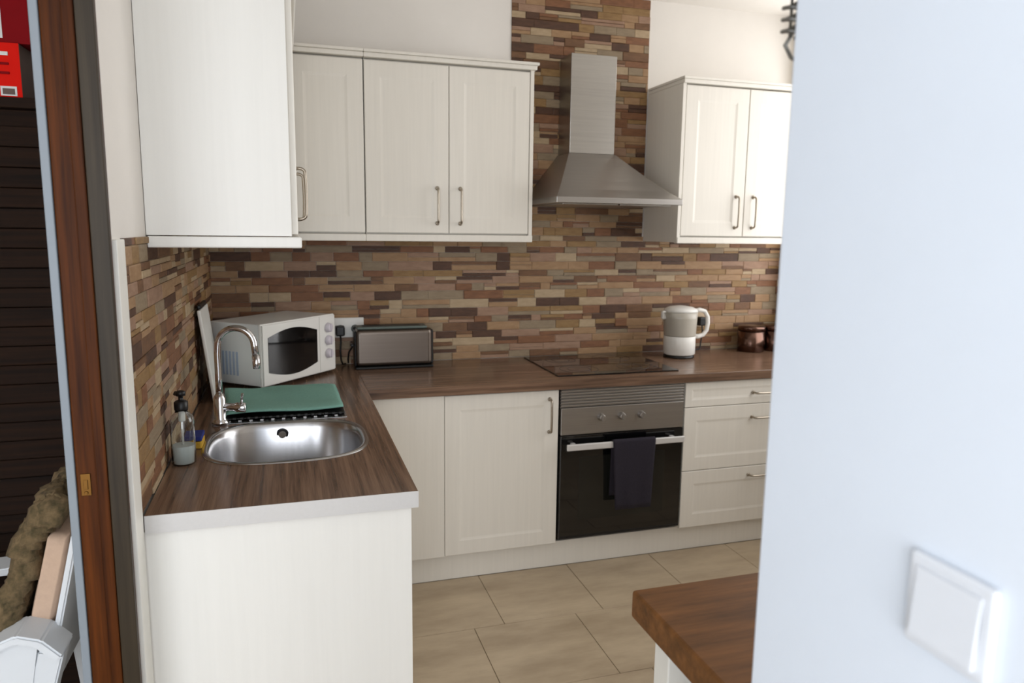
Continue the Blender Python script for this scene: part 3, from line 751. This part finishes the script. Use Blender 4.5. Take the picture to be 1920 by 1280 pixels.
def carton(x0, x1, y0, y1, z0, z1, label, m, side, lab_rects, group=None):
    t = thing('carton', label, 'box', ((x0+x1)/2, (y0+y1)/2, z0), group)
    bm = new(); box(bm, x0, y0, z0, x1, y1, z1, bev=0.002)
    for f in bm.faces:
        if f.calc_center_median().x > x1-0.001: f.material_index = 1
    obj('box_body', bm, [m, side], t)
    for i, (nm, (a, b, c_, d_, mm)) in enumerate(lab_rects):
        obj(nm, B(a, y0-0.0015-0.0006*i, c_, b, y0-0.0002, d_), mm, t)
carton(-0.60, -0.372, -1.0, -0.80, WT, 1.99, 'small bright red carton with pale label on the wardrobe top', M['box_red'], M['box_grey'],
       [('label', (-0.425, -0.385, WT+0.004, WT+0.030, M['paper'])), ('barcode', (-0.420, -0.390, WT+0.008, WT+0.024, M['box_grey'])),
        ('print', (-0.43, -0.40, 1.955, 1.965, M['paper'])), ('print', (-0.43, -0.40, 1.93, 1.936, M['box_dark_red'])), ('print', (-0.43, -0.40, 1.905, 1.911, M['box_dark_red']))])
carton(-0.66, -0.345, -0.99, -0.76, 1.9905, 2.30, 'larger dark red carton with white picture panel, stacked on the small one', M['box_dark_red'], M['box_grey'],
       [('panel', (-0.65, -0.412, 2.003, 2.24, M['paper'])), ('photo_print', (-0.64, -0.434, 2.018, 2.08, M['ink']))])

# white chair facing left
ch = thing('plastic_armchair', 'white plastic armchair in the doorway, holding a cushion and throw', 'chair', (-0.42, -1.56, 0))
def sw_band(bm, pts, w, th_, axis='y'):
    """Flat band following pts (x,z) with width along y."""
    n = len(pts); vs = []
    for i, (x, z, yc) in enumerate(pts):
        a = pts[max(i-1, 0)]; b = pts[min(i+1, n-1)]
        t = Vector((b[0]-a[0], b[1]-a[1])).normalized(); nn = Vector((-t.y, t.x))*th_/2
        vs.append([bm.verts.new((x+nn.x, yc-w/2, z+nn.y)), bm.verts.new((x+nn.x, yc+w/2, z+nn.y)), bm.verts.new((x-nn.x, yc+w/2, z-nn.y)), bm.verts.new((x-nn.x, yc-w/2, z-nn.y))])
    for a, b in zip(vs, vs[1:]):
        for i in range(4): bm.faces.new((a[i], a[(i+1) % 4], b[(i+1) % 4], b[i]))
    bm.faces.new(vs[0][::-1]); bm.faces.new(vs[-1])
    bmesh.ops.bevel(bm, geom=[e for e in bm.edges], offset=0.004, segments=2, affect='EDGES')
obj('seat', B(-0.66, -1.80, 0.405, -0.24, -1.32, 0.425, bev=0.009, seg=3), M['chair_white'], ch)
bm = new(); sw_band(bm, [(-0.225, 0.430, -1.56), (-0.20, 0.50, -1.56), (-0.165, 0.66, -1.56), (-0.125, 0.835, -1.56)], 0.44, 0.014); obj('backrest', bm, M['chair_white'], ch)
for yc in (-1.815, -1.305):
    bm = new(); sw_band(bm, [(-0.150, 0.600, yc), (-0.185, 0.640, yc), (-0.225, 0.655, yc), (-0.265, 0.640, yc), (-0.30, 0.605, yc), (-0.40, 0.585, yc), (-0.55, 0.580, yc), (-0.61, 0.580, yc), (-0.64, 0.50, yc), (-0.648, 0.425, yc)], 0.090, 0.020)
    obj('armrest', bm, M['chair_white'], ch)
    bm = new(); sw_band(bm, [(-0.17, 0.61, yc), (-0.20, 0.50, yc), (-0.22, 0.40, yc)], 0.055, 0.05)
    obj('arm_support', bm, M['chair_white'], ch)
bm = new(); pp = [(-0.60, 0.43), (-0.60, 0.566), (-0.40, 0.573), (-0.31, 0.600), (-0.268, 0.640), (-0.228, 0.652), (-0.19, 0.638), (-0.225, 0.43)]
a_ = [bm.verts.new((x, -1.845, z)) for x, z in pp]; b_ = [bm.verts.new((x, -1.831, z)) for x, z in pp]
for i in range(8): bm.faces.new((a_[i], a_[(i+1) % 8], b_[(i+1) % 8], b_[i]))
bm.faces.new(a_); bm.faces.new(b_[::-1])
obj('side_panel', bm, M['chair_white'], ch)
for (x, y, dx_) in ((-0.655, -1.80, -0.03), (-0.655, -1.345, -0.03), (-0.275, -1.80, 0.04), (-0.275, -1.345, 0.04)):
    bm = new(); box(bm, x, y, 0.0, x+0.035, y+0.035, 0.404, bev=0.006)
    for v in bm.verts: v.co.x += dx_*(1-v.co.z/0.404)
    obj('leg', bm, M['chair_white'], ch)
# cushion leaning on the backrest
bm = new(); bmesh.ops.create_cube(bm, size=1.0); bmesh.ops.subdivide_edges(bm, edges=bm.edges[:], cuts=9, use_grid_fill=True)
for v in bm.verts:
    a, b, c_ = v.co
    k = (1-(2*abs(b))**3)*(1-(2*abs(c_))**3)
    v.co = Vector((a*(0.035+0.04*k), b*0.40, c_*0.34))
bmesh.ops.transform(bm, matrix=Matrix.Translation((-0.200, -1.575, 0.665)) @ Matrix.Rotation(0.24, 4, 'Y'), verts=bm.verts[:])
tag(obj('cushion', bm, M['cushion'], smooth=True), 'pale pinkish cushion leaning on the white chair back', 'cushion')
# knitted throw lying over the cushion's front and down across the seat
def thr(u, v):
    P = [(-0.150, 0.895), (-0.178, 0.888), (-0.200, 0.84), (-0.220, 0.78), (-0.240, 0.71), (-0.262, 0.64), (-0.292, 0.57), (-0.345, 0.51), (-0.44, 0.470), (-0.56, 0.460), (-0.69, 0.45), (-0.715, 0.36)]
    f = v*(len(P)-1); i = min(int(f), len(P)-2); k = f-i
    x = P[i][0]*(1-k)+P[i+1][0]*k; z = P[i][1]*(1-k)+P[i+1][1]*k
    y = -1.745+0.37*u+0.012*math.sin(v*11)
    w = 0.007*math.sin(u*30+v*7)+0.006*math.sin(v*38+u*11)+0.003*math.sin(v*90+u*70)
    return (x-abs(w)*0.9-0.004, y, z+abs(w)*0.8)
bm = new(); sheet(bm, thr, 50, 90)
R2 = random.Random(4)
for k in range(70):
    v = k/69; p = Vector(thr(0, v))
    tube(bm, [p, p+Vector((R2.uniform(-0.01, 0.004), -0.012, -0.008)), p+Vector((R2.uniform(-0.015, 0.008), -0.020, -0.026))], [0.003, 0.0028, 0.0012], 5)
g = obj('throw', bm, M['throw']); md = g.modifiers.new('thick', 'SOLIDIFY'); md.thickness = 0.046; md.offset = 0
tag(g, 'olive brown fringed throw draped over the white chair', 'throw')
